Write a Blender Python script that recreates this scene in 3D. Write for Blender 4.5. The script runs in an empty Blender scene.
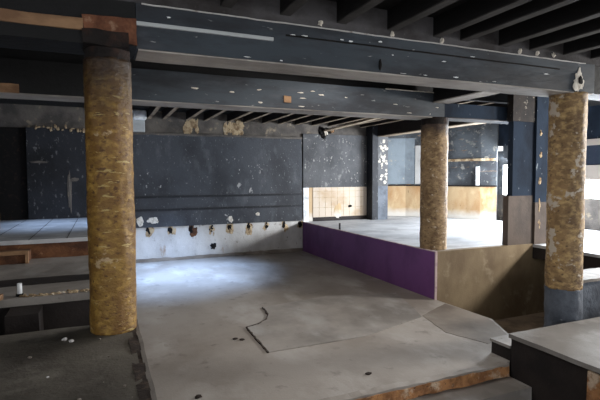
import bpy, bmesh, math, random
from mathutils import Vector, Matrix, noise

S = bpy.context.scene
COL = S.collection
R = math.radians

# ------------------------------------------------------------------ camera
cam_d = bpy.data.cameras.new('camera')
cam = bpy.data.objects.new('camera', cam_d)
COL.objects.link(cam)
cam_d.sensor_width = 36.0
cam_d.lens = 463.957 / 600 * 36.0
cam_d.clip_start = 0.05
cam_d.clip_end = 200
_y, _p, _r = R(23.1157), R(2.9969), R(-0.1959)
_F = Vector((math.sin(_y) * math.cos(_p), math.cos(_y) * math.cos(_p), -math.sin(_p)))
_R0 = Vector((math.cos(_y), -math.sin(_y), 0))
_U0 = _R0.cross(_F)
_R = math.cos(_r) * _R0 + math.sin(_r) * _U0
_U = _R.cross(_F)
_m = Matrix((_R, _U, -_F)).transposed().to_4x4()
_m.translation = Vector((0, 0, 2.64))
cam.matrix_world = _m
S.camera = cam

# ------------------------------------------------------------------ exposure, world, lights
S.view_settings.view_transform = 'Standard'
S.view_settings.look = 'None'
S.view_settings.gamma = 1.0
S.view_settings.use_curve_mapping = False
S.view_settings.exposure = 1.0

w = bpy.data.worlds.new('world')
S.world = w
w.use_nodes = True
bg = w.node_tree.nodes['Background']
bg.inputs[0].default_value = (0.86, 0.88, 0.90, 1)
bg.inputs[1].default_value = 1.08

def area(name, loc, target, sx, sy, energy, color, spread=180):
    d = bpy.data.lights.new(name, 'AREA')
    d.shape = 'RECTANGLE'; d.size = sx; d.size_y = sy
    d.energy = energy; d.color = color; d.spread = R(spread)
    o = bpy.data.objects.new(name, d)
    COL.objects.link(o)
    o.location = loc
    o.rotation_euler = (Vector(target) - Vector(loc)).to_track_quat('-Z', 'Y').to_euler()
    return o

def spot(name, loc, target, energy, color, ang, blend, rad=0.2):
    d = bpy.data.lights.new(name, 'SPOT')
    d.energy = energy; d.color = color; d.spot_size = R(ang); d.spot_blend = blend
    d.shadow_soft_size = rad
    o = bpy.data.objects.new(name, d)
    COL.objects.link(o)
    o.location = loc
    o.rotation_euler = (Vector(target) - Vector(loc)).to_track_quat('-Z', 'Y').to_euler()
    return o

# daylight through the windows of the right-hand wall
area('window_daylight', (13.05, 10.2, 2.9), (9.0, 10.8, 1.0), 4.6, 1.3, 880, (0.86, 0.93, 1.0))
area('side_window_daylight', (12.9, 3.9, 3.55), (7.5, 6.2, 0.4), 1.0, 0.8, 330, (1.0, 0.96, 0.90))
# daylight from the opening over the back of the dance floor and the raised corner
spot('roof_hole_daylight', (2.0, 12.5, 4.35), (1.7, 12.7, 0), 1650, (0.42, 0.62, 1.0), 78, 1.0, 0.25)
area('mid_floor_fill', (3.2, 6.3, 4.55), (3.0, 6.6, 0), 3.4, 1.2, 48, (1.0, 0.95, 0.90))  # added fill to brighten the middle floor; the ceiling has no gap here
spot('corner_daylight', (-1.1, 13.3, 4.3), (-1.0, 13.2, 1.44), 200, (0.5, 0.68, 1.0), 80, 1.0, 0.25)

# ------------------------------------------------------------------ materials
def rgb(r, g, b):
    f = lambda c: ((c / 255 + 0.055) / 1.055) ** 2.4 if c > 10 else c / 255 / 12.92
    return (f(r), f(g), f(b), 1)

def mat(name, base, layers=(), rough=0.7, bump=0.0, bscale=20.0, bvec=(1, 1, 1), spec=0.3, metal=0.0):
    """layers: (colour, scale, vec, lo, hi, detail, offset); blends colour in where the noise rises from lo to hi"""
    m = bpy.data.materials.new(name)
    m.use_nodes = True
    nt = m.node_tree
    N, L = nt.nodes, nt.links
    bs = N['Principled BSDF']
    bs.inputs['Roughness'].default_value = rough
    bs.inputs['Specular IOR Level'].default_value = spec
    bs.inputs['Metallic'].default_value = metal
    tc = N.new('ShaderNodeTexCoord')
    def coords(vec, off):
        mp = N.new('ShaderNodeMapping')
        mp.inputs['Scale'].default_value = vec
        mp.inputs['Location'].default_value = (off, off * 1.7, off * 0.6)
        L.new(tc.outputs['Object'], mp.inputs['Vector'])
        return mp.outputs['Vector']
    def ntex(scale, vec, detail, off, ro=0.6):
        n = N.new('ShaderNodeTexNoise')
        n.inputs['Scale'].default_value = scale
        n.inputs['Detail'].default_value = detail
        n.inputs['Roughness'].default_value = ro
        L.new(coords(vec, off), n.inputs['Vector'])
        return n.outputs[0]
    c = N.new('ShaderNodeRGB')
    c.outputs[0].default_value = base
    cur = c.outputs[0]
    for ly in layers:
        col = ly[0]
        if ly[1] == 'z':                       # a stain that starts at a height with a ragged border
            _, _, z0, z1, amp = ly[:5]
            sx = N.new('ShaderNodeSeparateXYZ')
            L.new(tc.outputs['Object'], sx.inputs[0])
            n = ntex(5.0, (1, 1, 1), 5, 3.3)
            ma = N.new('ShaderNodeMath'); ma.operation = 'MULTIPLY_ADD'
            L.new(n, ma.inputs[0]); ma.inputs[1].default_value = amp
            L.new(sx.outputs[2], ma.inputs[2])
            src, lo, hi = ma.outputs[0], z0 + amp * 0.5, z1 + amp * 0.5
        else:
            _, sc, vec, lo, hi, det, off = ly[:7]
            src = ntex(sc, vec, det, off)
        mr = N.new('ShaderNodeMapRange')
        mr.inputs['From Min'].default_value = lo
        mr.inputs['From Max'].default_value = hi
        L.new(src, mr.inputs['Value'])
        mx = N.new('ShaderNodeMix'); mx.data_type = 'RGBA'
        L.new(mr.outputs[0], mx.inputs['Factor'])
        L.new(cur, mx.inputs[6])
        mx.inputs[7].default_value = col
        cur = mx.outputs[2]
    L.new(cur, bs.inputs['Base Color'])
    if bump:
        b = N.new('ShaderNodeBump')
        b.inputs['Strength'].default_value = bump
        b.inputs['Distance'].default_value = 0.03
        L.new(ntex(bscale, bvec, 6, 1.1), b.inputs['Height'])
        L.new(b.outputs[0], bs.inputs['Normal'])
    return m

def emit(name, col, strength):
    m = bpy.data.materials.new(name)
    m.use_nodes = True
    bs = m.node_tree.nodes['Principled BSDF']
    bs.inputs['Base Color'].default_value = (0.8, 0.8, 0.8, 1)
    bs.inputs['Emission Color'].default_value = col
    bs.inputs['Emission Strength'].default_value = strength
    return m

I3 = (1, 1, 1)
M = {}
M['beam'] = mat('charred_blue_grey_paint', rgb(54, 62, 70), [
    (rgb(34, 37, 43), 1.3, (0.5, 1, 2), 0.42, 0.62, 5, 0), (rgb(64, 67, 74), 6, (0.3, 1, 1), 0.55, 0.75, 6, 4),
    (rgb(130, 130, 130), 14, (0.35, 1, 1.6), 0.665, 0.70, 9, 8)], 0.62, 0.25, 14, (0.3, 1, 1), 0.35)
M['beam_left'] = mat('sooty_shaded_black_paint', rgb(22, 22, 24), [  # soot black, darkened further to paint in shade at the left
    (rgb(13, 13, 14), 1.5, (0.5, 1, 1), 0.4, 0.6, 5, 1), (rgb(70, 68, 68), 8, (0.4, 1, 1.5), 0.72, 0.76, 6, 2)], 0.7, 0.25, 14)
M['header'] = mat('sooty_grey_plaster', rgb(78, 76, 78), [(rgb(48, 45, 45), 2.2, (0.6, 1, 1), 0.42, 0.62, 5, 2),
    (rgb(110, 108, 108), 10, I3, 0.7, 0.78, 6, 5)], 0.85, 0.3)
M['soffit'] = mat('bare_grey_soffit_board', rgb(168, 162, 156), [(rgb(132, 126, 121), 1.5, (0.5, 1, 1), 0.42, 0.62, 6, 2), (rgb(184, 178, 170), 5, (0.4, 1, 1), 0.58, 0.72, 6, 6)], 0.8, 0.2)
M['joist'] = mat('charred_joist_timber', rgb(15, 14, 15), [(rgb(26, 25, 25), 3, (1, 0.25, 1), 0.48, 0.66, 5, 1)], 0.75, 0.3, 25, (1, 0.2, 1))
M['joist_rim'] = mat('bare_grey_timber', rgb(62, 60, 60), [(rgb(34, 32, 32), 3, (1, 0.4, 1), 0.45, 0.65, 5, 1)], 0.8, 0.2)
M['joist_brown'] = mat('scorched_brown_timber', rgb(35, 27, 24), [(rgb(20, 17, 17), 3, (1, 0.3, 1), 0.42, 0.62, 5, 1)], 0.8, 0.3, 25)
M['joist_pale'] = mat('pale_bare_timber', rgb(158, 142, 122), [(rgb(100, 84, 70), 4, (1, 0.4, 1), 0.48, 0.66, 5, 1)], 0.8, 0.2)
M['deck'] = mat('soot_black_boards', rgb(17, 17, 18), [(rgb(30, 29, 30), 2, (3, 0.4, 1), 0.45, 0.65, 5, 1)], 0.85, 0.2)
M['gold'] = mat('flaking_gold_plaster', rgb(124, 92, 38), [
    (rgb(112, 80, 36), 3.6, (1, 1, 0.7), 0.42, 0.60, 9, 0), (rgb(170, 136, 68), 9, (1, 1, 1.5), 0.48, 0.72, 9, 2),
    (rgb(84, 54, 26), 15, (1, 1, 1.6), 0.56, 0.66, 9, 5), (rgb(172, 150, 96), 5, (1, 1, 5), 0.62, 0.65, 8, 21), (rgb(170, 146, 112), 5, (1, 1, 1.3), 0.635, 0.67, 9, 9),
    (rgb(40, 27, 20), 'z', 2.0, 2.70, 0.5)], 0.55, 0.55, 13, (1, 1, 1.7), 0.4)
M['bark'] = mat('brown_flaking_plaster', rgb(140, 116, 86), [
    (rgb(104, 82, 58), 2.6, (1, 1, 0.6), 0.40, 0.62, 8, 3), (rgb(166, 142, 104), 9, (1, 1, 1.6), 0.46, 0.74, 9, 2),
    (rgb(74, 56, 40), 15, (1, 1, 1.6), 0.55, 0.67, 9, 5), (rgb(180, 166, 146), 7, (1, 1, 1.5), 0.625, 0.66, 9, 9),
    (rgb(60, 47, 40), 'z', 2.40, 2.70, 0.5)], 0.65, 0.55, 14, (1, 1, 1.7))
M['goldpale'] = mat('pale_gold_flaking_plaster', rgb(142, 114, 78), [
    (rgb(102, 80, 56), 2.6, (1, 1, 0.6), 0.40, 0.62, 8, 6), (rgb(194, 164, 112), 9, (1, 1, 1.6), 0.46, 0.74, 9, 2),
    (rgb(90, 70, 50), 15, (1, 1, 1.6), 0.56, 0.68, 9, 5), (rgb(186, 174, 158), 4.2, (1, 1, 1.2), 0.58, 0.62, 9, 9),
    (rgb(82, 62, 48), 'z', 3.9, 4.3, 0.6)], 0.6, 0.55, 13, (1, 1, 1.7), 0.35)
M['wrap'] = mat('dark_blue_grey_paint', rgb(92, 98, 108), [(rgb(68, 73, 82), 3, I3, 0.42, 0.62, 5, 0),
    (rgb(128, 130, 134), 8, (1, 1, 1.8), 0.66, 0.74, 6, 3)], 0.6, 0.6, 10)
M['soothead'] = mat('sooty_brown_head_paint', rgb(48, 44, 43), [(rgb(34, 33, 35), 3, I3, 0.42, 0.6, 6, 1), (rgb(130, 124, 116), 7, I3, 0.62, 0.66, 9, 6)], 0.8, 0.2)
M['soot'] = mat('burnt_black_plaster', rgb(26, 21, 20), [(rgb(52, 34, 26), 5, I3, 0.5, 0.68, 5, 0)], 0.85, 0.6, 14)
M['redplaster'] = mat('scorched_reddish_plaster', rgb(122, 80, 58), [(rgb(78, 46, 32), 4, I3, 0.42, 0.62, 5, 0),
    (rgb(160, 130, 106), 7, I3, 0.6, 0.75, 5, 4)], 0.85, 0.5)
M['baretimber'] = mat('bare_tan_timber', rgb(150, 118, 88), [(rgb(112, 84, 62), 4, (0.4, 1, 1), 0.42, 0.65, 5, 0)], 0.8, 0.3)
M['concrete'] = mat('dusty_concrete_screed', rgb(152, 145, 138), [
    (rgb(130, 122, 114), 0.55, I3, 0.40, 0.62, 5, 0), (rgb(168, 163, 158), 1.1, (1, 0.6, 1), 0.52, 0.72, 6, 4),
    (rgb(112, 104, 98), 3.2, I3, 0.60, 0.74, 7, 7), (rgb(92, 84, 78), 16, I3, 0.69, 0.74, 6, 3)], 0.62, 0.12, 30, I3, 0.4)
M['sheet'] = mat('grey_floor_sheet', rgb(150, 144, 138), [
    (rgb(120, 115, 110), 0.8, I3, 0.42, 0.62, 5, 3), (rgb(160, 157, 154), 1.6, (1, 0.6, 1), 0.52, 0.72, 6, 4),
    (rgb(104, 98, 92), 9, I3, 0.66, 0.74, 6, 3)], 0.6, 0.1, 30, I3, 0.4)
M['sheetbrown'] = mat('worn_brown_floor_sheet', rgb(126, 117, 108), [
    (rgb(106, 97, 89), 1.2, I3, 0.42, 0.62, 5, 3), (rgb(132, 126, 118), 2.6, (1, 0.6, 1), 0.55, 0.72, 6, 4)], 0.65, 0.1, 30)
M['platsheet'] = mat('grey_platform_sheet', rgb(136, 132, 128), [
    (rgb(116, 112, 108), 0.9, I3, 0.42, 0.62, 6, 3), (rgb(150, 147, 144), 2.2, I3, 0.54, 0.72, 6, 4), (rgb(96, 90, 84), 9, I3, 0.66, 0.74, 6, 3)], 0.8, 0.15, 24)
M['crackdark'] = mat('dark_broken_screed_edge', rgb(52, 44, 40), [(rgb(90, 76, 66), 14, I3, 0.5, 0.7, 5, 3)], 0.9, 0.4)
M['platform'] = mat('dirty_grey_platform', rgb(98, 93, 85), [
    (rgb(70, 65, 59), 0.9, I3, 0.40, 0.62, 6, 2), (rgb(116, 111, 103), 2.3, I3, 0.56, 0.72, 6, 4),
    (rgb(60, 56, 52), 6, I3, 0.62, 0.74, 7, 6), (rgb(170, 166, 158), 26, I3, 0.72, 0.76, 5, 1)], 0.8, 0.3, 24)
M['stage'] = mat('dusty_pale_stage_floor', rgb(176, 178, 182), [
    (rgb(146, 148, 152), 0.9, (1, 1.6, 1), 0.42, 0.64, 6, 2), (rgb(196, 196, 198), 2.6, I3, 0.52, 0.72, 6, 4),
    (rgb(112, 110, 108), 10, I3, 0.67, 0.74, 6, 6)], 0.6, 0.1, 24)
M['darkwall'] = mat('charred_dark_wall_paint', rgb(64, 67, 73), [
    (rgb(47, 49, 54), 0.8, (1, 1, 0.7), 0.42, 0.62, 6, 2), (rgb(84, 86, 90), 3, (1, 1, 0.5), 0.56, 0.76, 7, 5),
    (rgb(118, 119, 120), 16, (1, 1, 0.6), 0.62, 0.68, 9, 9), (rgb(150, 150, 148), 2.2, (1.6, 1, 1), 0.66, 0.68, 10, 17)], 0.7, 0.3, 20, I3, 0.3)
M['blackwall'] = mat('soot_black_wall_paint', rgb(36, 38, 44), [
    (rgb(24, 25, 29), 0.9, I3, 0.42, 0.62, 6, 3), (rgb(92, 92, 94), 13, (1, 1, 0.5), 0.61, 0.67, 9, 11)], 0.65, 0.25, 20)
M['greywall'] = mat('bare_grey_brown_render', rgb(104, 98, 92), [
    (rgb(74, 70, 68), 1.6, I3, 0.40, 0.62, 6, 3), (rgb(150, 136, 116), 4, I3, 0.60, 0.74, 6, 8)], 0.85, 0.4, 20)
M['slatewall'] = mat('sooty_slate_wall_paint', rgb(82, 83, 86), [
    (rgb(58, 59, 63), 1.2, (1, 1, 0.7), 0.42, 0.62, 6, 2), (rgb(120, 120, 120), 4, (1, 1, 0.7), 0.60, 0.70, 7, 5),
    (rgb(176, 174, 168), 13, (1, 1, 0.7), 0.625, 0.70, 9, 9)], 0.65, 0.3, 20)
M['plinth'] = mat('stained_white_render', rgb(190, 188, 186), [
    (rgb(164, 160, 156), 1.2, (1, 1, 0.5), 0.42, 0.64, 6, 2), (rgb(120, 112, 104), 5, (1, 1, 0.8), 0.62, 0.70, 8, 5),
    (rgb(70, 66, 64), 9, (1, 1, 0.5), 0.69, 0.72, 7, 6), (rgb(146, 126, 108), 3.5, (1, 1, 0.4), 0.66, 0.76, 6, 12)], 0.8, 0.3, 24)
M['tile'] = mat('pale_stained_tile', rgb(196, 182, 166), [
    (rgb(178, 154, 126), 0.9, (1, 1, 1.4), 0.46, 0.66, 5, 2), (rgb(150, 112, 76), 3.5, (0.7, 1, 1.4), 0.66, 0.74, 6, 5)], 0.6, 0.15, 24)
M['ochre'] = mat('orange_stained_wainscot', rgb(186, 160, 124), [
    (rgb(168, 130, 90), 1.3, (1, 1, 0.6), 0.44, 0.64, 6, 1), (rgb(206, 182, 146), 2.4, (1, 1, 0.6), 0.54, 0.72, 6, 4),
    (rgb(90, 66, 46), 8, (1, 1, 0.4), 0.68, 0.73, 6, 4), (rgb(204, 198, 190), 'z', 0.35, 0.12, 0.2)], 0.7, 0.2, 20)
M['bluewall'] = mat('flaking_blue_grey_wall', rgb(82, 87, 92), [
    (rgb(58, 60, 64), 1.1, (1, 1, 1.2), 0.42, 0.60, 7, 2), (rgb(132, 130, 124), 6.0, I3, 0.57, 0.68, 9, 5),
    (rgb(128, 100, 74), 3.4, (0.5, 0.5, 2.8), 0.61, 0.70, 8, 8), (rgb(58, 58, 60), 5, (0.6, 0.6, 1.6), 0.63, 0.70, 6, 13)], 0.75, 0.3, 20)
M['bluepatch'] = mat('faded_blue_grey_paint', rgb(132, 142, 150), [(rgb(112, 120, 128), 1.4, I3, 0.42, 0.62, 6, 2), (rgb(160, 158, 150), 5, I3, 0.62, 0.70, 8, 4)], 0.75, 0.2)
M['purple'] = mat('purple_painted_board', rgb(112, 68, 122), [
    (rgb(92, 52, 104), 1.3, (1, 1, 0.6), 0.42, 0.62, 6, 2), (rgb(128, 96, 138), 7, I3, 0.68, 0.76, 6, 5)], 0.5, 0.1, 20, I3, 0.4)
M['palewood'] = mat('pale_raw_board_edge', rgb(180, 160, 160), [(rgb(130, 100, 120), 6, I3, 0.5, 0.7, 5, 5)], 0.8)
M['khaki'] = mat('khaki_brown_render', rgb(128, 112, 88), [
    (rgb(104, 88, 68), 1.2, (1, 1, 0.5), 0.42, 0.62, 6, 2), (rgb(146, 132, 110), 3, I3, 0.58, 0.74, 6, 5)], 0.75, 0.2, 24)
M['darkboard'] = mat('dark_brown_stained_board', rgb(48, 42, 40), [
    (rgb(34, 30, 30), 1.4, I3, 0.42, 0.62, 6, 2), (rgb(84, 68, 58), 5, (1, 1, 0.5), 0.68, 0.74, 6, 5)], 0.75, 0.25, 20)
M['brick'] = mat('broken_orange_brick', rgb(182, 132, 88), [
    (rgb(140, 98, 66), 7, (1, 1, 1), 0.42, 0.60, 6, 2), (rgb(206, 184, 160), 5, I3, 0.54, 0.66, 7, 5), (rgb(84, 64, 52), 13, I3, 0.62, 0.70, 6, 5)], 0.9, 0.9, 22)
M['bluepier'] = mat('dark_blue_pier_paint', rgb(42, 52, 66), [
    (rgb(34, 40, 50), 1.5, (1, 1, 0.6), 0.44, 0.62, 6, 2), (rgb(120, 128, 134), 12, (1, 1, 0.4), 0.655, 0.69, 9, 5)], 0.9, 0.15, 20, I3, 0.1)
M['brownpier'] = mat('dark_taupe_pier_paint', rgb(84, 73, 66), [
    (rgb(60, 52, 48), 1.5, (1, 1, 0.6), 0.42, 0.62, 6, 2), (rgb(150, 138, 126), 5, (1, 1, 0.5), 0.66, 0.71, 7, 5)], 0.7, 0.2, 20)
M['white'] = mat('patch_box_white', rgb(236, 238, 240), [(rgb(168, 170, 174), 4, I3, 0.5, 0.7, 5, 1)], 0.6)
M['trunking'] = mat('pale_grey_plastic', rgb(176, 180, 182), [(rgb(150, 152, 154), 3, (0.4, 1, 1), 0.5, 0.7, 4, 1)], 0.5)
M['plasterlump'] = mat('broken_white_plaster', rgb(206, 200, 190), [(rgb(150, 138, 122), 12, I3, 0.5, 0.68, 5, 1)], 0.9, 0.6, 20)
M['cream'] = mat('torn_cream_plaster', rgb(178, 158, 128), [(rgb(120, 98, 74), 6, I3, 0.46, 0.62, 6, 1), (rgb(210, 202, 188), 8, I3, 0.58, 0.7, 6, 3)], 0.9, 0.7, 20)
M['hole'] = mat('black_void', rgb(16, 14, 14), [(rgb(40, 30, 26), 9, I3, 0.55, 0.7, 5, 1)], 0.95)
M['blind'] = mat('navy_blind', rgb(44, 54, 70), [(rgb(60, 70, 86), 20, (1, 1, 2), 0.6, 0.7, 4, 1)], 0.6)
M['beigepanel'] = mat('beige_panel', rgb(188, 178, 168), [], 0.7)
M['stepgrey'] = mat('worn_grey_step', rgb(126, 120, 114), [
    (rgb(98, 92, 87), 1.6, I3, 0.42, 0.62, 6, 2), (rgb(146, 141, 135), 4, I3, 0.58, 0.74, 6, 5)], 0.75, 0.2, 24)
M['riser'] = mat('scorched_brown_riser', rgb(106, 70, 46), [(rgb(66, 42, 30), 3, (0.6, 1, 1), 0.42, 0.60, 6, 2), (rgb(140, 106, 80), 5, I3, 0.62, 0.72, 6, 4)], 0.85, 0.4)
M['lower'] = mat('dark_subfloor', rgb(140, 124, 106), [(rgb(104, 92, 80), 2, I3, 0.42, 0.62, 6, 2)], 0.85, 0.3)
M['glass_lit'] = emit('sunlit_window_glass', (0.95, 0.98, 1.0, 1), 6.0)

# ------------------------------------------------------------------ mesh helpers
def grid(bm, x0, x1, y0, y1, z0, z1, res=0.5, amp=0.0, freq=2.0, seed=0, edge=0.0):
    """box with subdivided faces; amp roughens its skin"""
    n = [max(1, min(60, int(round((b - a) / res)))) for a, b in ((x0, x1), (y0, y1), (z0, z1))]
    lo = (x0, y0, z0); hi = (x1, y1, z1)
    V = {}
    off = Vector((seed * 7.3, seed * 3.1, seed * 5.7))
    def v(i, j, k):
        key = (i, j, k)
        if key not in V:
            c = Vector([lo[a] + (hi[a] - lo[a]) * key[a] / n[a] for a in range(3)])
            if amp:
                ne = sum(key[a] in (0, n[a]) for a in range(3))
                c += noise.noise_vector(c * freq + off) * amp * (1 + edge * (ne > 1))
            V[key] = bm.verts.new(c)
        return V[key]
    for a in range(3):
        b, c = (a + 1) % 3, (a + 2) % 3
        for side in (0, n[a]):
            for p in range(n[b]):
                for q in range(n[c]):
                    ks = []
                    for dp, dq in ((0, 0), (1, 0), (1, 1), (0, 1)):
                        k = [0, 0, 0]; k[a] = side; k[b] = p + dp; k[c] = q + dq
                        ks.append(v(*k))
                    if side == 0: ks.reverse()
                    bm.faces.new(ks)
    return bm

def box(*a, **k):
    return grid(bmesh.new(), *a, **dict(dict(res=99), **k))

def prism(pts, z0, z1, bm=None, jag=0.0, seed=1, step=0.12):
    bm = bm or bmesh.new()
    rnd = random.Random(seed)
    P = []
    for i, a in enumerate(pts):
        b = pts[(i + 1) % len(pts)]
        P.append(Vector((a[0], a[1])))
        if jag:
            A, B = Vector(a[:2]), Vector(b[:2])
            n = int((B - A).length / step)
            for k in range(1, n):
                q = A.lerp(B, k / n)
                P.append(q + Vector((rnd.uniform(-jag, jag), rnd.uniform(-jag, jag))))
    lo = [bm.verts.new((p.x, p.y, z0)) for p in P]
    hi = [bm.verts.new((p.x, p.y, z1)) for p in P]
    bm.faces.new(hi); bm.faces.new(list(reversed(lo)))
    for i in range(len(P)):
        j = (i + 1) % len(P)
        bm.faces.new((lo[i], lo[j], hi[j], hi[i]))
    bmesh.ops.recalc_face_normals(bm, faces=bm.faces)
    return bm

def lathe(cx, cy, zs_rs, n=48, amp=0.0, seed=0, fz=1.6, squash=1.0):
    bm = bmesh.new()
    rings = []
    for z, r in zs_rs:
        ring = []
        for i in range(n):
            t = 2 * math.pi * i / n
            d = Vector((math.cos(t), math.sin(t), 0))
            rr = r
            if amp:
                p = Vector((d.x * 1.2, d.y * 1.2, z * fz)) + Vector((seed * 9.1, seed * 4.3, seed))
                rr += amp * noise.noise(p * 1.7) + amp * 0.5 * noise.noise(p * 6) + amp * 0.22 * max(0, math.sin(z * 42 + 2.5 * math.sin(3 * t) + noise.noise(p * 2) * 6) - 0.55)
            ring.append(bm.verts.new((cx + d.x * rr, cy + d.y * rr * squash, z)))
        rings.append(ring)
    for a, b in zip(rings, rings[1:]):
        for i in range(n):
            j = (i + 1) % n
            f = bm.faces.new((a[i], a[j], b[j], b[i])); f.smooth = True
    bm.faces.new(list(reversed(rings[0]))); bm.faces.new(rings[-1])
    return bm

def lump(cx, cy, cz, sx, sy, sz, seed=0, sub=2, amp=0.35):
    bm = bmesh.new()
    bmesh.ops.create_icosphere(bm, subdivisions=sub, radius=1)
    o = Vector((seed * 3.7, seed * 1.9, seed * 5.3))
    for v in bm.verts:
        v.co *= 1 + amp * noise.noise(v.co * 1.3 + o) + amp * 0.5 * noise.noise(v.co * 3 + o)
        v.co = Vector((cx + v.co.x * sx, cy + v.co.y * sy, cz + v.co.z * sz))
    return bm

def tube(pts, r, n=8, bm=None):
    bm = bm or bmesh.new()
    rings = []
    for i, p in enumerate(pts):
        p = Vector(p)
        a = Vector(pts[max(0, i - 1)]); b = Vector(pts[min(len(pts) - 1, i + 1)])
        d = (b - a).normalized()
        u = d.orthogonal().normalized(); w_ = d.cross(u)
        rings.append([bm.verts.new(p + (u * math.cos(2 * math.pi * k / n) + w_ * math.sin(2 * math.pi * k / n)) * r) for k in range(n)])
    for a, b in zip(rings, rings[1:]):
        for i in range(n):
            j = (i + 1) % n
            bm.faces.new((a[i], a[j], b[j], b[i]))
    bm.faces.new(list(reversed(rings[0]))); bm.faces.new(rings[-1])
    bmesh.ops.recalc_face_normals(bm, faces=bm.faces)
    return bm

def wpos(o):
    p = Vector(o.location)
    while o.parent:
        o = o.parent; p = p + o.location
    return p

def build(name, bm, m, parent=None, bevel=0.0):
    xs = [v.co.x for v in bm.verts]; ys = [v.co.y for v in bm.verts]; zs = [v.co.z for v in bm.verts]
    o3 = Vector(((min(xs) + max(xs)) / 2, (min(ys) + max(ys)) / 2, min(zs)))
    for v in bm.verts: v.co -= o3
    me = bpy.data.meshes.new(name)
    bm.to_mesh(me); bm.free()
    me.materials.append(M[m])
    o = bpy.data.objects.new(name, me)
    COL.objects.link(o)
    o.location = o3 - (wpos(parent) if parent else Vector())
    if parent: o.parent = parent
    if bevel:
        bv = o.modifiers.new('bevel', 'BEVEL'); bv.width = bevel; bv.segments = 2; bv.limit_method = 'ANGLE'
    return o

def tag(o, label, cat, group=None, kind='thing'):
    o['label'] = label; o['category'] = cat; o['kind'] = kind
    if group: o['group'] = group
    return o

def empty(name, loc, label, cat, group=None):
    o = bpy.data.objects.new(name, None)
    COL.objects.link(o)
    o.location = loc
    return tag(o, label, cat, group)

def struct(name, bm, m, parent=None):
    o = build(name, bm, m, parent)
    if not parent: o['kind'] = 'structure'
    return o

# ------------------------------------------------------------------ the setting
YB = 14.94
struct('wall_left', box(-3.9, -3.6, 2.5, 15.24, -0.65, 4.64), 'blackwall')
struct('floor', prism([(0.31, 4.76), (5.25, 4.76), (6.12, 5.53), (6.53, 6.34), (6.47, 7.80), (6.47, YB), (0.31, YB)], -0.2, 0.0), 'concrete')
struct('floor_lower', box(-3.6, 14.0, -5.0, 16.8, -0.9, -0.65), 'lower')
struct('ceiling', box(-3.6, 14.0, -5.0, 16.8, 4.64, 4.74), 'deck')

wb = struct('wall_back', box(-3.6, 9.3, YB + 0.02, YB + 0.3, -0.65, 4.64), 'greywall')
c = build('dark_cladding', grid(bmesh.new(), 0.31, 6.42, 14.86, YB + 0.02, 1.07, 3.93, 0.25, 0.012, 1.5, 2), 'darkwall', wb)
for z in (2.0, 1.60):
    build('batten', grid(bmesh.new(), 0.33, 6.40, 14.83, 14.86, z - 0.035, z + 0.035, 0.3, 0.008, 2, z), 'blackwall', c)
build('cladding_edge', grid(bmesh.new(), 0.33, 6.42, 14.80, 14.87, 3.90, 3.96, 0.12, 0.02, 3, 5), 'greywall', c)
build('white_plinth', grid(bmesh.new(), 0.31, 6.46, 14.90, YB + 0.02, 0.0, 1.10, 0.12, 0.012, 3, 4), 'plinth', wb)
build('wall_foot', grid(bmesh.new(), 0.31, 6.46, 14.84, 14.91, 0.0, 0.10, 0.12, 0.03, 4, 7), 'sheetbrown', wb)
rnd = random.Random(4)
for i, x in enumerate((1.28, 1.94, 2.59, 3.23, 3.84, 4.48, 5.11, 5.75, 6.36)):
    pk = build('joist_pocket', lump(x, 14.895, 0.95, 0.05 + 0.02 * rnd.random(), 0.015, 0.10, i, 3, 0.8), 'hole', wb)
    build('broken_rim', lump(x + 0.03, 14.905, 0.93 - 0.05 * rnd.random(), 0.11, 0.016, 0.18, i + 20, 3, 1.0), 'riser' if i == 2 else 'cream', pk)
build('wall_hole', lump(3.29, 14.895, 0.36, 0.09, 0.02, 0.09, 31, 3, 0.7), 'hole', wb)
for i, (x, z, sx, sz) in enumerate(((1.05, 1.26, 0.1, 0.12), (1.42, 1.28, 0.16, 0.10), (3.86, 1.23, 0.07, 0.10), (4.8, 1.36, 0.06, 0.05))):
    build('bare_patch', lump(x, 14.855, z, sx, 0.012, sz, 40 + i, 3, 0.6), 'plasterlump', wb)
# corner above the raised level: sooty wall with a black doorway
bw = build('black_cladding', grid(bmesh.new(), -1.90, 0.29, 14.86, YB + 0.02, 1.44, 4.0, 0.25, 0.012, 1.5, 8), 'blackwall', wb)
build('black_cladding', grid(bmesh.new(), -3.6, -2.62, 14.86, YB + 0.02, 1.44, 4.0, 0.25, 0.012, 1.5, 9), 'blackwall', wb)
build('black_doorway', box(-2.62, -1.90, 14.93, YB + 0.02, 1.44, 4.0), 'hole', wb)
rnd = random.Random(9)
for i in range(16):
    build('paint_scrape', lump(-1.65 + i * 0.095 + rnd.uniform(-.03, .03), 14.85, 4.02 + rnd.uniform(-0.07, 0.07), rnd.uniform(0.02, 0.05), 0.012, rnd.uniform(0.015, 0.06), 60 + i, 2, 0.9), 'cream', bw)
for i, (x, z, sx, sz) in enumerate(((-0.85, 2.2, 0.05, 0.5), (-0.72, 2.55, 0.10, 0.05), (-1.6, 3.05, 0.2, 0.03))):
    build('paint_scrape', lump(x, 14.85, z, sx, 0.012, sz, 80 + i, 3, 0.7), 'greywall', bw)
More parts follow.
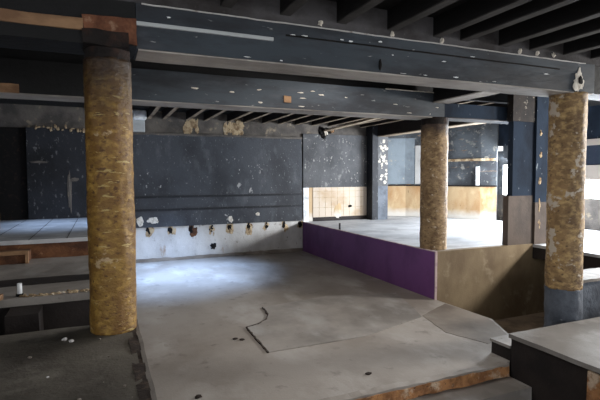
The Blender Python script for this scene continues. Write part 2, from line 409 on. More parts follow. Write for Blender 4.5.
# stage end of the back wall: slate paint over pale tiles
build('slate_cladding', grid(bmesh.new(), 6.48, 9.06, 14.88, YB + 0.02, 2.22, 4.10, 0.25, 0.012, 1.5, 12), 'slatewall', wb)
ts = build('tile_wainscot', box(6.86, 9.06, 14.90, YB + 0.02, 1.16, 2.22), 'tile', wb)
for k in range(1, 9):
    build('tile_joint', box(6.86 + k * 0.244 - 0.006, 6.86 + k * 0.244 + 0.006, 14.896, 14.90, 1.16, 2.22), 'cream', ts)
for z in (1.5, 1.86, 2.08):
    build('tile_joint', box(6.86, 9.06, 14.895, 14.90, z - 0.005, z + 0.005), 'cream', ts)
build('niche_board', box(6.50, 6.70, 14.91, YB + 0.02, 1.02, 2.22), 'white', wb)
build('niche_board', box(6.70, 6.86, 14.92, YB + 0.02, 1.02, 2.22), 'ochre', wb)
build('tile_foot', box(6.86, 9.06, 14.91, YB + 0.02, 1.02, 1.16), 'darkboard', wb)
build('rust_stain', lump(7.85, 14.897, 1.38, 0.13, 0.01, 0.24, 91, 3, 0.6), 'ochre', ts)
build('tile_hole', lump(8.35, 14.897, 1.52, 0.09, 0.012, 0.05, 92), 'hole', ts)

# bent far wall behind the stage
path = [(9.55, 16.1), (10.5, 15.64), (11.1, 15.30), (11.5, 14.91), (11.82, 14.43), (12.09, 13.92), (12.4, 13.38), (12.63, 12.91), (12.95, 12.48)]
def wall_run(pts, z0, z1, th):
    bm = bmesh.new()
    prev = None
    nz = max(2, int((z1 - z0) / 0.3))
    P = [Vector(p) for p in pts]
    cols = []
    for i, p in enumerate(P):
        d = (P[min(i + 1, len(P) - 1)] - P[max(i - 1, 0)]).normalized()
        nn = Vector((d.y, -d.x))               # into the room is -nn on this run
        f = [bm.verts.new((p.x, p.y, z0 + (z1 - z0) * k / nz)) for k in range(nz + 1)]
        b = [bm.verts.new((p.x - nn.x * th, p.y - nn.y * th, z0 + (z1 - z0) * k / nz)) for k in range(nz + 1)]
        cols.append((f, b))
    for (f0, b0), (f1, b1) in zip(cols, cols[1:]):
        for k in range(nz):
            bm.faces.new((f0[k], f1[k], f1[k + 1], f0[k + 1])); bm.faces.new((b1[k], b0[k], b0[k + 1], b1[k + 1]))
        bm.faces.new((f0[nz], f1[nz], b1[nz], b0[nz])); bm.faces.new((f1[0], f0[0], b0[0], b1[0]))
    for f, b in (cols[0], cols[-1]):
        for k in range(nz): bm.faces.new((f[k], b[k], b[k + 1], f[k + 1]))
    bmesh.ops.recalc_face_normals(bm, faces=bm.faces)
    return bm
wf = struct('wall_far', wall_run(path, 1.0, 4.64, 0.3), 'bluewall')
inner = [(x - 0.035, y - 0.04) for x, y in path]
wn = build('wainscot', wall_run(inner, 1.018, 2.24, 0.03), 'ochre', wf)
build('wainscot_rail', wall_run([(x - 0.05, y - 0.06) for x, y in path], 2.22, 2.27, 0.03), 'joist_brown', wf)
build('pale_blue_patch', wall_run([(10.42, 15.64), (11.05, 15.29), (11.32, 15.05)], 2.3, 4.1, 0.03), 'bluepatch', wf)
build('white_plaster_patch', wall_run([(11.34, 15.03), (11.48, 14.88), (11.62, 14.68)], 2.3, 3.8, 0.03), 'plinth', wf)
build('pipe_chase', wall_run([(12.50, 13.02), (12.56, 12.90)], 2.27, 2.95, 0.03), 'white', wf)
build('dark_ledge', wall_run([(x - 0.05, y - 0.06) for x, y in path[3:]], 3.15, 3.24, 0.05), 'cream', wf)

# right-hand wall with its band of windows
wr = struct('wall_right', box(13.2, 13.5, 2.6, 12.7, 1.0, 1.94), 'greywall')
build('wall_head', box(13.2, 13.5, 2.6, 12.7, 3.68, 4.64), 'bluepier', wr)
build('light_rail', box(13.17, 13.5, 2.6, 11.4, 3.50, 3.68), 'beigepanel', wr)
build('wall_pier', box(13.2, 13.5, 12.45, 12.7, 1.94, 3.5), 'bluewall', wr)
build('wall_pier', box(13.2, 13.5, 11.3, 11.95, 1.94, 3.68), 'bluewall', wr)
build('wall_head_board', box(13.2, 13.5, 11.95, 12.45, 3.0, 3.68), 'bluewall', wr)
for nm, y0, y1, z0, z1 in (('window_1', 11.95, 12.45, 1.94, 3.0), ('window_2', 7.9, 11.3, 1.94, 2.49), ('window_3', 3.4, 6.9, 1.94, 2.49)):
    wd = struct(nm, box(13.24, 13.27, y0, y1, z0, z1), 'glass_lit')
    build('window_frame', box(13.21, 13.29, y0, y0 + 0.02, z0, z1), 'white', wd)
    build('window_frame', box(13.21, 13.29, y1 - 0.02, y1, z0, z1), 'white', wd)
build('wall_pier', box(13.2, 13.5, 6.9, 7.9, 1.94, 2.49), 'beigepanel', wr)
build('wall_pier', box(13.2, 13.5, 2.6, 3.4, 1.94, 2.49), 'beigepanel', wr)
build('window_head', box(13.2, 13.5, 2.6, 11.3, 2.49, 2.92), 'beigepanel', wr)
build('blind', box(13.22, 13.45, 2.6, 11.3, 2.92, 3.50), 'blind', wr)

# ------------------------------------------------------------------ platforms and steps
lp = empty('raised_platform', (-1.6, 2.0, -0.65), 'dirty grey concrete platform under the gold column nearest the camera', 'platform')
build('platform_body', box(-3.5, 0.27, -5.0, 5.25, -0.65, 0.98), 'darkboard', lp)
build('platform_top', grid(bmesh.new(), -3.5, 0.25, -5.0, 5.29, 0.98, 1.08, 0.16, 0.008, 3, 3), 'platform', lp)
build('broken_edging', grid(bmesh.new(), 0.20, 0.29, 1.2, 5.29, 0.94, 1.083, 0.06, 0.010, 6, 4), 'crackdark', lp)
build('edge_strip', grid(bmesh.new(), 0.285, 0.32, 1.2, 5.29, 0.94, 1.085, 0.1, 0.008, 5, 4), 'stepgrey', lp)
bl = empty('raised_landing', (-1.6, 8.4, -0.65), 'grey landing beyond the stairwell behind the nearest gold column', 'platform')
build('landing_top', grid(bmesh.new(), -3.5, 0.31, 6.80, 10.05, 0.98, 1.08, 0.16, 0.01, 3, 5), 'sheet', bl)
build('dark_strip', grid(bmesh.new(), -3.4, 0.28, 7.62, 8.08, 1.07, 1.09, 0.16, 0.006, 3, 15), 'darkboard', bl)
build('landing_wall', grid(bmesh.new(), -3.5, 0.29, 6.84, 10.05, -0.65, 0.98, 0.4, 0.01, 2, 6), 'darkboard', bl)
ul = empty('upper_platform', (-1.6, 12.5, -0.65), 'upper board-covered platform below the black doorway with a scorched brown riser', 'platform')
build('upper_floor', grid(bmesh.new(), -3.5, 0.31, 10.06, 14.86, 1.36, 1.44, 0.3, 0.006, 2, 5), 'stage', ul)
build('scorched_riser', grid(bmesh.new(), -3.5, 0.29, 10.08, 10.3, 1.0, 1.36, 0.2, 0.012, 3, 6), 'riser', ul)
build('platform_core', box(-3.5, 0.29, 10.1, 14.84, -0.65, 1.355), 'darkboard', ul)
for x in (-2.6, -1.95, -1.3, -0.65):
    build('board_seam', box(x - 0.006, x + 0.006, 10.05, 14.86, 1.438, 1.4425), 'crackdark', ul)

stg = empty('stage', (9.8, 11.0, -0.65), 'big raised stage with pale dusty floor behind purple board', 'stage')
build('stage_floor', prism([(6.49, 7.96), (9.27, 7.96), (9.27, 2.6), (13.2, 2.6), (13.15, 12.2), (12.6, 12.85), (11.45, 14.85), (10.4, 15.55), (9.75, 15.9), (9.75, 14.9), (6.49, 14.9)], 0.92, 1.018), 'stage', stg)
build('floor_edge_beam', box(9.26, 9.5, 2.6, 7.8, 0.69, 0.95), 'darkboard', stg)
build('stage_core', box(6.60, 13.2, 8.0, 14.9, -0.65, 0.92), 'darkboard', stg)
build('stage_core', box(9.9, 13.2, 2.6, 8.0, -0.65, 0.92), 'darkboard', stg)
lw = tag(build('low_wall', grid(bmesh.new(), 6.485, 9.9, 7.81, 7.95, -0.65, 1.03, 0.3, 0.006, 2, 1), 'khaki'), 'khaki brown low wall facing the pit below the stage front', 'wall')
pp = empty('stage_front_board', (6.46, 11.3, 0), 'long purple painted board closing the stage side', 'panel')
build('purple_panel', grid(bmesh.new(), 6.44, 6.478, 7.83, 14.84, 0.0, 1.02, 0.3, 0.006, 2, 2), 'purple', pp)
build('pale_end_strip', grid(bmesh.new(), 6.43, 6.478, 7.80, 7.83, 0.0, 1.02, 0.1, 0.006, 4, 3), 'palewood', pp)
build('top_rim', grid(bmesh.new(), 6.435, 6.485, 7.81, 14.84, 1.015, 1.032, 0.2, 0.004, 4, 3), 'palewood', pp)
tag(build('pipe_stub', lathe(6.52, 12.25, [(1.02, 0.03), (1.22, 0.03), (1.22, 0.022), (1.20, 0.02)], 12), 'header'), 'short grey pipe stub on the stage edge above the purple board', 'pipe')

rp = empty('corner_platform', (7.1, 3.0, -0.65), 'low grey-topped platform with dark sides in front of the blue-footed column', 'platform')
build('platform_top', grid(bmesh.new(), 5.2, 9.1, 1.2, 4.74, 0.36, 0.42, 0.16, 0.007, 3, 6), 'platsheet', rp)
build('dark_side', grid(bmesh.new(), 5.23, 9.1, 1.2, 4.72, -0.65, 0.36, 0.25, 0.008, 2, 6), 'darkboard', rp)
build('brick_pier', grid(bmesh.new(), 5.19, 5.26, 3.05, 3.58, -0.4, 0.34, 0.08, 0.014, 6, 6), 'brick', rp)
st = empty('step_block', (5.7, 4.95, 0), 'small dark block step between the concrete floor and the low corner platform', 'step')
build('block_top', grid(bmesh.new(), 5.26, 6.1, 4.77, 5.14, 0.18, 0.22, 0.1, 0.006, 4, 2), 'sheet', st)
build('block_side', grid(bmesh.new(), 5.28, 6.08, 4.77, 5.12, -0.65, 0.18, 0.15, 0.006, 4, 3), 'darkboard', st)
fe = empty('floor_edge_step', (2.8, 4.73, -0.17), 'broken orange brick edge along the front of the concrete floor', 'step')
build('brick_edge', grid(bmesh.new(), 0.33, 5.17, 4.69, 4.79, -0.165, -0.02, 0.07, 0.02, 7, 2), 'brick', fe)
build('chipped_nosing', grid(bmesh.new(), 0.33, 5.17, 4.70, 4.82, -0.03, 0.006, 0.07, 0.014, 7, 9), 'concrete', fe)
s1 = tag(build('lower_step', grid(bmesh.new(), 0.33, 5.18, 4.33, 4.72, -0.36, -0.17, 0.15, 0.008, 3, 2), 'sheet'), 'worn grey step just below the broken orange brick edge', 'step')
s2 = tag(build('bottom_step', grid(bmesh.new(), 0.33, 5.18, 3.9, 4.36, -0.65, -0.36, 0.15, 0.008, 3, 3), 'stepgrey'), 'lowest grey step at the bottom edge of the photo beside the dark platform side', 'step')
lg = empty('parapet', (8.2, 5.5, -0.65), 'dark blue-grey parapet with dusty top right of the blue-footed column', 'parapet')
build('parapet_wall', grid(bmesh.new(), 7.3, 9.2, 5.2, 5.75, -0.65, 0.84, 0.25, 0.01, 2, 6), 'wrap', lg)
build('parapet_top', grid(bmesh.new(), 7.28, 9.22, 5.17, 5.77, 0.84, 0.89, 0.12, 0.012, 5, 6), 'stepgrey', lg)
tag(build('step_block', grid(bmesh.new(), -1.10, -0.74, 6.35, 6.78, -0.65, 0.98, 0.2, 0.012, 4, 3), 'darkboard'), 'grey block step in the stairwell left of the nearest gold column', 'step')
wsb = empty('wooden_step', (-1.6, 9.6, 1.08), 'low brown wooden step box with pale front edge at the far left', 'step')
build('box_body', box(-2.4, -1.26, 9.52, 10.02, 1.088, 1.28), 'riser', wsb)
build('pale_edge', grid(bmesh.new(), -2.4, -1.24, 9.48, 9.54, 1.25, 1.32, 0.1, 0.006, 5, 1), 'baretimber', wsb)
build('corner_post', box(-1.29, -1.24, 9.48, 9.54, 1.088, 1.25), 'baretimber', wsb)
tag(build('door_jamb_board', box(-2.30, -2.18, 12.4, 12.52, 1.44, 2.3), 'baretimber'), 'short tan upright board at the left edge on the upper platform', 'board')
tag(build('leaning_board', tube([(-1.62, 5.45, 1.08), (-1.22, 6.86, 1.12)], 0.05, 4), 'baretimber'), 'pale rough timber lying across the stairwell edge at far left', 'board')
pw = empty('pipe', (-1.02, 6.95, 1.08), 'short upright white pipe stub on the stairwell far edge', 'pipe')
build('pipe_wall', lathe(-1.02, 6.95, [(1.08, 0.03), (1.25, 0.03), (1.25, 0.024), (1.2, 0.022)], 14), 'white', pw)
build('dark_collar', lathe(-1.02, 6.95, [(1.08, 0.045), (1.11, 0.045), (1.115, 0.032)], 14), 'hole', pw)

# floor sheets
sh = empty('floor_sheet', (4.2, 7.4, 0), 'grey screed sheet with a jagged dark broken edge on the concrete floor', 'floor sheet')
edge = [(2.89, 8.72), (2.88, 8.45), (2.83, 8.2), (2.71, 7.95), (2.49, 7.76), (2.25, 7.67)]
edge2 = [(2.235, 7.1), (2.22, 6.44)]
build('sheet', prism(edge + edge2 + [(3.9, 6.46), (5.42, 6.95), (5.6, 7.4), (6.0, 8.6), (4.5, 9.0)], 0.0, 0.016), 'sheet', sh)
def ribbon(pts, wd, z0, z1, seed):
    rnd = random.Random(seed)
    L_, R_ = [], []
    P = []
    for a, b in zip(pts, pts[1:]):
        A, B = Vector(a), Vector(b)
        n = max(1, int((B - A).length / 0.06))
        P += [A.lerp(B, k / n) for k in range(n)]
    P.append(Vector(pts[-1]))
    for i, p in enumerate(P):
        d = (P[min(i + 1, len(P) - 1)] - P[max(0, i - 1)]).normalized()
        nn = Vector((-d.y, d.x)) * wd * rnd.uniform(0.35, 1.0)
        j = Vector((rnd.uniform(-1, 1), rnd.uniform(-1, 1))) * 0.008
        L_.append(p + nn + j); R_.append(p - nn + j)
    bm = bmesh.new()
    rows = []
    for l, r in zip(L_, R_):
        rows.append([bm.verts.new((l.x, l.y, z0)), bm.verts.new((l.x, l.y, z1)), bm.verts.new((r.x, r.y, z1)), bm.verts.new((r.x, r.y, z0))])
    for a, b in zip(rows, rows[1:]):
        for k in range(4):
            bm.faces.new((a[k], a[(k + 1) % 4], b[(k + 1) % 4], b[k]))
    bm.faces.new(rows[0]); bm.faces.new(list(reversed(rows[-1])))
    bmesh.ops.recalc_face_normals(bm, faces=bm.faces)
    return bm
build('broken_edge', ribbon(edge, 0.02, 0.0, 0.02, 1), 'crackdark', sh)
build('broken_edge', ribbon(edge[-1:] + edge2, 0.018, 0.0, 0.02, 2), 'crackdark', sh)
tag(build('floor_sheet', prism([(6.44, 7.5), (6.52, 6.42), (6.1, 5.58), (5.5, 5.41), (5.25, 6.1), (5.5, 7.02)], 0.0, 0.005, jag=0.012), 'sheetbrown'), 'worn brown floor sheet beside the pit near the purple board end', 'floor sheet')

# ------------------------------------------------------------------ beams
bmA = empty('ceiling_beam', (2.5, 5.07, 3.88), 'long dark front ceiling beam spanning from the gold column to the blue-footed column', 'beam')
build('beam_body', grid(bmesh.new(), 0.34, 6.97, 4.836, 5.30, 3.882, 4.315, 0.22, 0.010, 1.6, 1), 'beam', bmA)
build('sooty_shaded_end', grid(bmesh.new(), -3.5, 0.34, 4.836, 5.30, 3.882, 4.315, 0.22, 0.010, 1.6, 2), 'beam_left', bmA)  # left end: soot colour with the shade painted in
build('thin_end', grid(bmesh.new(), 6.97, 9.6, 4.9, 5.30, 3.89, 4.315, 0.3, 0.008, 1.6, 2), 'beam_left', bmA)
build('header_board', grid(bmesh.new(), -3.5, 9.6, 4.85, 4.98, 4.315, 4.64, 0.3, 0.008, 2, 4), 'header', bmA)
build('bare_soffit', grid(bmesh.new(), 0.36, 6.96, 4.85, 5.29, 3.868, 3.884, 0.3, 0.004, 2, 3), 'soffit', bmA)
build('white_paint_edge', grid(bmesh.new(), 0.4, 6.75, 4.824, 4.85, 4.305, 4.318, 0.08, 0.006, 9, 4), 'plinth', bmA)
build('groove', grid(bmesh.new(), 1.9, 6.2, 4.828, 4.84, 4.175, 4.192, 0.15, 0.004, 5, 4), 'hole', bmA)
build('bare_strip', grid(bmesh.new(), -3.4, -0.13, 4.815, 4.84, 4.0, 4.105, 0.12, 0.008, 4, 4), 'baretimber', bmA)
build('scorched_patch', grid(bmesh.new(), -0.13, 0.35, 4.808, 4.842, 3.90, 4.15, 0.06, 0.02, 6, 5), 'redplaster', bmA)
ph = build('plaster_hole', lump(6.60, 4.83, 4.03, 0.085, 0.012, 0.12, 7, 4, 1.1), 'plasterlump', bmA)
build('dark_hole', lump(6.63, 4.812, 4.05, 0.05, 0.012, 0.06, 9), 'hole', ph)
build('nail_hole', lump(3.12, 4.832, 3.98, 0.02, 0.012, 0.06, 8, 2, 0.6), 'hole', bmA)
rnd = random.Random(12)
for i in range(16):
    build('paint_flake', lump(rnd.uniform(0.5, 6.4), 4.833, rnd.choice((3.9, 3.92, 4.2, 4.23, 4.1)) + rnd.uniform(-.015, .015), rnd.uniform(0.01, 0.045), 0.006, rnd.uniform(0.004, 0.009), 200 + i, 2, 0.9), 'white', bmA)
for i, (x, z) in enumerate(((2.33, 4.37), (4.05, 4.36), (5.42, 4.37), (5.75, 4.37), (6.08, 4.37), (3.3, 4.36))):
    build('plaster_lump', lump(x, 4.845, z, 0.028, 0.02, 0.035, 100 + i, 2, 0.9), 'plasterlump', bmA)
tag(build('cable_trunking', box(0.29, 1.75, 4.808, 4.838, 4.100, 4.138), 'trunking', bevel=0.004), 'straight pale grey cable trunking along the front of the long beam', 'trunking')

bmB = empty('ceiling_beam', (2.0, 8.3, 3.88), 'second dark beam behind the front one resting on the brown middle column', 'beam')
build('sooty_shaded_end', grid(bmesh.new(), -3.5, 0.12, 8.016, 8.58, 3.882, 4.38, 0.22, 0.012, 1.6, 13), 'beam_left', bmB)  # sooty left stretch, its darker colour also stands for shade
build('beam_body', grid(bmesh.new(), 0.12, 6.80, 8.016, 8.58, 3.882, 4.38, 0.22, 0.012, 1.6, 3), 'beam', bmB)
build('far_length', grid(bmesh.new(), 6.80, 9.26, 8.06, 8.58, 3.89, 4.2, 0.3, 0.008, 1.6, 5), 'bluepier', bmB)
build('pale_soffit', grid(bmesh.new(), 6.95, 8.6, 8.03, 8.5, 3.875, 3.895, 0.3, 0.004, 1.6, 5), 'header', bmB)
build('bare_soffit', grid(bmesh.new(), -3.4, 6.5, 8.04, 8.57, 3.866, 3.884, 0.3, 0.004, 2, 3), 'soffit', bmB)
build('upper_board', grid(bmesh.new(), -3.5, 9.26, 8.40, 8.56, 4.38, 4.64, 0.4, 0.006, 2, 6), 'beam_left', bmB)
build('white_paint_line', grid(bmesh.new(), 5.3, 6.75, 8.0, 8.02, 4.375, 4.39, 0.08, 0.006, 9, 4), 'plasterlump', bmB)
build('wood_block', grid(bmesh.new(), 3.1, 3.24, 7.98, 8.02, 3.98, 4.10, 0.05, 0.008, 9, 4), 'baretimber', bmB)
build('bare_end', grid(bmesh.new(), -3.0, -1.09, 7.99, 8.02, 3.87, 4.0, 0.1, 0.012, 5, 4), 'baretimber', bmB)
rnd = random.Random(15)
for i in range(14):
    build('paint_flake', lump(rnd.uniform(1.4, 6.6), 8.012, rnd.choice((3.93, 4.1, 4.2, 4.15)) + rnd.uniform(-.03, .03), rnd.uniform(0.01, 0.06), 0.006, rnd.uniform(0.006, 0.013), 300 + i, 2, 0.9), 'plasterlump', bmB)
bmC = build('cross_beam', grid(bmesh.new(), 6.50, 6.92, 5.30, 8.03, 4.195, 4.64, 0.3, 0.008, 1.6, 6), 'joist')
build('bare_soffit', grid(bmesh.new(), 6.50, 6.92, 5.31, 8.02, 4.175, 4.20, 0.3, 0.004, 1.6, 6), 'soffit', bmC)
bmC = tag(bmC, 'short cross beam with a grey underside between middle and blue-footed columns', 'beam')
bmD = empty('cross_beam', (9.5, 11.5, 4.05), 'dark girder running from the rear pilaster towards the brown middle column', 'beam')
build('girder', grid(bmesh.new(), 9.28, 9.66, 8.58, 14.6, 4.08, 4.64, 0.4, 0.008, 1.6, 7), 'joist_brown', bmD)
build('pale_soffit', grid(bmesh.new(), 9.28, 9.66, 8.58, 14.6, 4.05, 4.08, 0.4, 0.004, 1.6, 7), 'joist_pale', bmD)

# ------------------------------------------------------------------ joists
ORD = 'first second third fourth fifth sixth seventh eighth ninth tenth eleventh twelfth thirteenth fourteenth fifteenth sixteenth seventeenth eighteenth nineteenth twentieth'.split()
def joist_bm(L_, W, z0, z1, seed, amp=0.006):
    return grid(bmesh.new(), -W / 2, W / 2, 0, L_, z0, z1, 0.3, amp, 1.7, seed)
def make_joist(x, y0, L_, W, mb, mr, seed):
    t = bpy.data.objects.new('ceiling_joist', None)
    COL.objects.link(t)
    t.location = (0, 0, 4.40)
    b = build('joist_body', joist_bm(L_, W, 4.415, 4.64, seed), mb, t)
    r = build('joist_underside', joist_bm(L_, W, 4.400, 4.415, seed), mr, t)
    t.location = (x, y0, 4.40)
    return t
def copy_thing(o, x, y, rz=0.0):
    c = o.copy(); COL.objects.link(c)
    c.location = (x, y, 4.40); c.rotation_euler = (0, 0, rz)
    for ch in list(o.children):
        d = ch.copy(); COL.objects.link(d); d.parent = c
    return c
rnd = random.Random(3)
front = [1.24, 1.90, 2.54 + .06, 3.23 + .06, 3.92 + .06, 4.34 + .08, 5.03 + .06, 5.60 + .06, 6.29 + .06, 6.95, 7.6]
proto = make_joist(front[-1], -1.4, 6.25, 0.12, 'joist', 'joist_rim', 2)
for i, x in enumerate(reversed(front)):
    o = proto if i == 0 else copy_thing(proto, x, -1.4)
    tag(o, ORD[i] + ' charred joist above the long front beam, counting from the right end', 'joist', 'charred joists over the front of the room')
rear = [1.38, 1.82, 2.54, 3.10, 3.86, 4.40, 5.06, 5.63, 6.25, 6.9, 7.55, 8.2, 8.85, 10.1, 10.75, 11.4, 12.05]
proto2 = None
for i, x in enumerate(rear):
    L_ = 6.7 if x < 9 else 5.0
    if x < 9:
        if proto2 is None:
            proto2 = make_joist(x, 8.62, 6.33, 0.10, 'joist_brown', 'joist_pale', 5); o = proto2
        else: o = copy_thing(proto2, x, 8.62)
        tag(o, ORD[i] + ' pale-edged joist over the back of the room, counting from the nearest gold column', 'joist', 'pale-edged joists over the back of the room')
    else:
        if i == 13: proto3 = make_joist(x, 8.62, 4.05, 0.10, 'joist_brown', 'joist_pale', 6); o = proto3
        else: o = copy_thing(proto3, x, 8.62)
        tag(o, ORD[i - 13] + ' joist over the stage, counting right from the dark girder', 'joist', 'joists over the stage')

# ------------------------------------------------------------------ columns
def col_profile(z0, z1, r, n, seed, flare=0.0):
    out = []
    for i in range(n + 1):
        z = z0 + (z1 - z0) * i / n
        out.append((z, r * (1 + flare * (1 - i / n))))
    return out
cA = empty('column', (0.082, 5.064, 1.08), 'nearest round column flaking golden plaster with a burnt black top', 'column')
build('shaft', lathe(0.082, 5.064, col_profile(1.075, 3.78, 0.222, 110, 0), 56, 0.012, 1), 'gold', cA)
build('burnt_top', lathe(0.082, 5.064, col_profile(3.77, 3.885, 0.214, 10, 0), 48, 0.012, 2), 'soot', cA)
build('burnt_capital', grid(bmesh.new(), -0.14, 0.27, 4.79, 5.2, 3.875, 4.01, 0.06, 0.018, 6, 8), 'soot', cA)
cB = empty('column', (6.756, 8.28, 1.02), 'slimmer-looking brown column standing on the stage corner above the purple board end', 'column')
build('shaft', lathe(6.756, 8.28, col_profile(1.01, 3.75, 0.292, 100, 0), 48, 0.012, 3), 'bark', cB)
build('dark_top', lathe(6.756, 8.28, col_profile(3.74, 3.885, 0.29, 8, 0), 48, 0.01, 4), 'soot', cB)
cC = empty('column', (6.70, 5.06, -0.65), 'thick pale gold column with a dark blue-grey painted foot by the corner platform', 'column')
build('shaft', lathe(6.70, 5.06, col_profile(0.86, 3.885, 0.262, 110, 0), 56, 0.012, 5), 'goldpale', cC)
build('painted_foot', lathe(6.70, 5.06, col_profile(-0.65, 0.87, 0.266, 60, 0), 56, 0.02, 6), 'wrap', cC)
pl = empty('pilaster', (9.4, 14.7, 1.02), 'square blue-grey pilaster against the rear wall at the end of the tiles', 'pilaster')
build('dark_flank', box(9.06, 9.30, 14.5, 14.95, 1.018, 4.64), 'blackwall', pl)
build('grey_face', box(9.30, 9.72, 14.5, 16.1, 1.018, 2.25), 'wrap', pl)
build('chipped_face', box(9.30, 9.72, 14.5, 16.1, 2.25, 4.45), 'slatewall', pl)
rnd = random.Random(22)
for i in range(26):
    build('white_chip', lump(9.51 + rnd.uniform(-.16, .16), 14.495, rnd.uniform(2.3, 4.0), rnd.uniform(0.02, 0.07), 0.012, rnd.uniform(0.02, 0.07), 400 + i, 2, 0.9), 'plasterlump', pl)
pr = empty('partition', (9.0, 7.95, 1.02), 'dark blue over brown partition panel standing on the low wall', 'partition')
build('brown_base', box(8.50, 9.27, 7.83, 7.99, 1.03, 2.16), 'brownpier', pr)
build('blue_panel', box(8.62, 9.27, 7.84, 7.99, 2.16, 3.86), 'bluepier', pr)
build('panel_head', grid(bmesh.new(), 8.58, 9.27, 7.82, 7.99, 3.86, 4.64, 0.2, 0.01, 3, 2), 'soothead', pr)
pq = empty('pier', (9.5, 7.95, 1.02), 'narrow chipped dark pier half hidden behind the blue-footed column', 'pier')
build('pier_shaft', grid(bmesh.new(), 9.28, 9.80, 7.78, 8.05, 2.0, 4.64, 0.2, 0.008, 3, 2), 'bluepier', pq)
build('brown_base', grid(bmesh.new(), 9.28, 9.80, 7.775, 8.05, 1.018, 2.0, 0.2, 0.008, 3, 5), 'brownpier', pq)
for i, (z, s) in enumerate(((1.9, .16), (2.5, .07), (3.1, .06), (1.5, .08), (3.6, .05))):
    build('white_chip', lump(9.42, 7.778, z, 0.035, 0.012, s, 500 + i, 3, 1.0), 'cream', pq)

# ------------------------------------------------------------------ loose and hanging things
def xprism(a, b, wd, th):
    a, b = Vector(a), Vector(b)
    d = (b - a).normalized(); s = d.cross(Vector((0, 0, 1))).normalized(); u = s.cross(d)
    bm = bmesh.new()
    rows = [[bm.verts.new(p + s * i * wd / 2 + u * j * th / 2) for i, j in ((-1, -1), (1, -1), (1, 1), (-1, 1))] for p in (a, b)]
    for k in range(4): bm.faces.new((rows[0][k], rows[0][(k + 1) % 4], rows[1][(k + 1) % 4], rows[1][k]))
    bm.faces.new(rows[0]); bm.faces.new(rows[1])
    bmesh.ops.recalc_face_normals(bm, faces=bm.faces)
    return bm
tag(build('sagging_plank', xprism((6.62, 13.4, 4.07), (7.55, 10.9, 4.36), 0.20, 0.04), 'joist_pale'), 'wide pale plank sagging under the joists right of the back wall corner', 'plank')
hs = empty('hanging_scrap', (6.7, 13.45, 3.95), 'charred scrap hanging in tatters below the sagging plank', 'scrap')
for i, (x, z, sx, sz) in enumerate(((6.47, 4.05, 0.09, 0.12), (6.60, 3.98, 0.11, 0.13), (6.72, 4.08, 0.09, 0.10), (6.86, 4.08, 0.10, 0.08))):
    build('charred_tatter', lump(x, 13.45, z, sx, 0.06, sz, 600 + i, 3, 0.8), 'hole', hs)
build('pale_tatter', lump(6.62, 13.38, 4.02, 0.05, 0.02, 0.09, 640, 3, 0.8), 'plasterlump', hs)
build('pale_tatter', lump(6.86, 13.38, 4.07, 0.05, 0.02, 0.05, 641, 3, 0.8), 'baretimber', hs)
def ragged(x0, x1, z0, z1, y, n, seed):
    rnd = random.Random(seed)
    bm = bmesh.new()
    for i in range(n):
        f = rnd.random()
        x = x0 + (x1 - x0) * (0.5 + 0.5 * rnd.uniform(-1, 1) * (1 - 0.4 * f)); z = z0 + (z1 - z0) * f
        t = lump(x, y, z, rnd.uniform(0.04, 0.12), 0.008, rnd.uniform(0.08, 0.2), seed + i, 3, 1.0)
        me = bpy.data.meshes.new('t'); t.to_mesh(me); t.free(); bm.from_mesh(me); bpy.data.meshes.remove(me)
    return bm
tag(build('plaster_remnant', ragged(2.42, 2.95, 4.02, 4.34, 14.945, 9, 700), 'cream'), 'torn cream plaster remnant above the dark wall left of centre', 'plaster')
tag(build('plaster_remnant', ragged(3.62, 4.42, 4.02, 4.34, 14.945, 12, 760), 'cream'), 'larger torn cream plaster remnant above the dark wall at its middle', 'plaster')
vb = empty('pale_patch_box', (1.1, 14.85, 4.33), 'white rounded box standing in for a whitish patch high on the back wall beside the gold column', 'wall box')  # box made up in place of a whitish patch on the wall
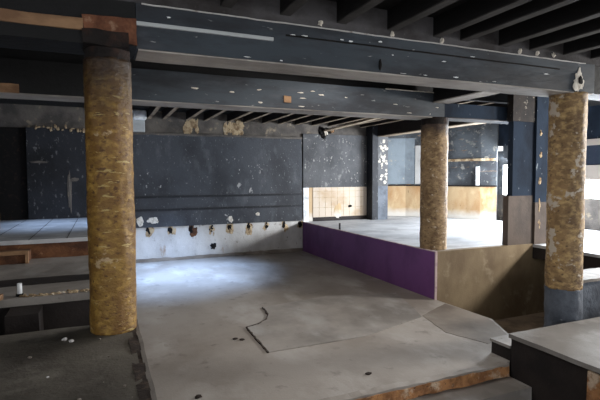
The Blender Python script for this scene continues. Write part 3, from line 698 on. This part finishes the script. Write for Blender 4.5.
build('patch_box_shell', box(0.86, 1.29, 14.72, 14.95, 4.33, 4.63), 'white', vb, bevel=0.06)
build('grey_patch_box', box(0.84, 1.24, 14.80, 14.95, 3.97, 4.33), 'trunking', vb, bevel=0.02)  # grey lower part of the made-up box

rnd = random.Random(31)
spots_p = [(76, -0.36, 4.86), (0, -0.30, 4.78), (0, -0.42, 4.0), (0, 0.02, 4.25), (0, -0.18, 3.5), (0, -0.6, 4.5), (0, 0.12, 3.6), (0, -0.05, 4.75)]
where = ['left of the gold column foot', 'close in front of the gold column foot', 'out on the bare middle of the near platform', 'near the broken platform edging',
         'at the bottom of the photo on the near platform', 'by the stairwell edge of the near platform', 'beside the broken edging at the bottom of the photo', 'just under the gold column foot']
for i, ((_, x, y), wh) in enumerate(zip(spots_p, where)):
    s = 0.026 if i < 2 else rnd.uniform(0.010, 0.018)
    tag(build('rubble_chunk', lump(x, y, 1.085 + s * 0.55, s, s * 0.8, s * 0.6, 800 + i, 2, 0.5), 'plinth' if i < 3 else 'sheetbrown'),
        'small plaster crumb ' + wh, 'rubble', 'crumbs on the near platform')
bmr = bmesh.new()
for i in range(70):
    x = rnd.uniform(-1.0, 0.2); y = 6.84 + abs(rnd.gauss(0, 0.06)); s = rnd.uniform(0.008, 0.028)
    t = lump(x, y, 1.082 + s * 0.4, s * 1.3, s, s * 0.7, i, 1, 0.5)
    me = bpy.data.meshes.new('t'); t.to_mesh(me); t.free(); bmr.from_mesh(me); bpy.data.meshes.remove(me)
tag(build('rubble_line', bmr, 'cream'), 'line of crumbled rubble along the far edge of the stairwell', 'rubble', kind='stuff')
for i, (x, y, wh) in enumerate(((1.93, 7.2, 'left of the jagged floor crack'), (2.02, 7.12, 'next to the jagged floor crack'), (3.2, 5.2, 'near the brick edge'), (1.0, 5.45, 'beside the near platform corner'))):
    tag(build('rubble_chunk', lump(x, y, 0.012, 0.045, 0.03, 0.016, 900 + i, 2, 0.5), 'crackdark'), 'dark flat crumb on the concrete floor ' + wh, 'rubble', 'crumbs on the concrete floor')
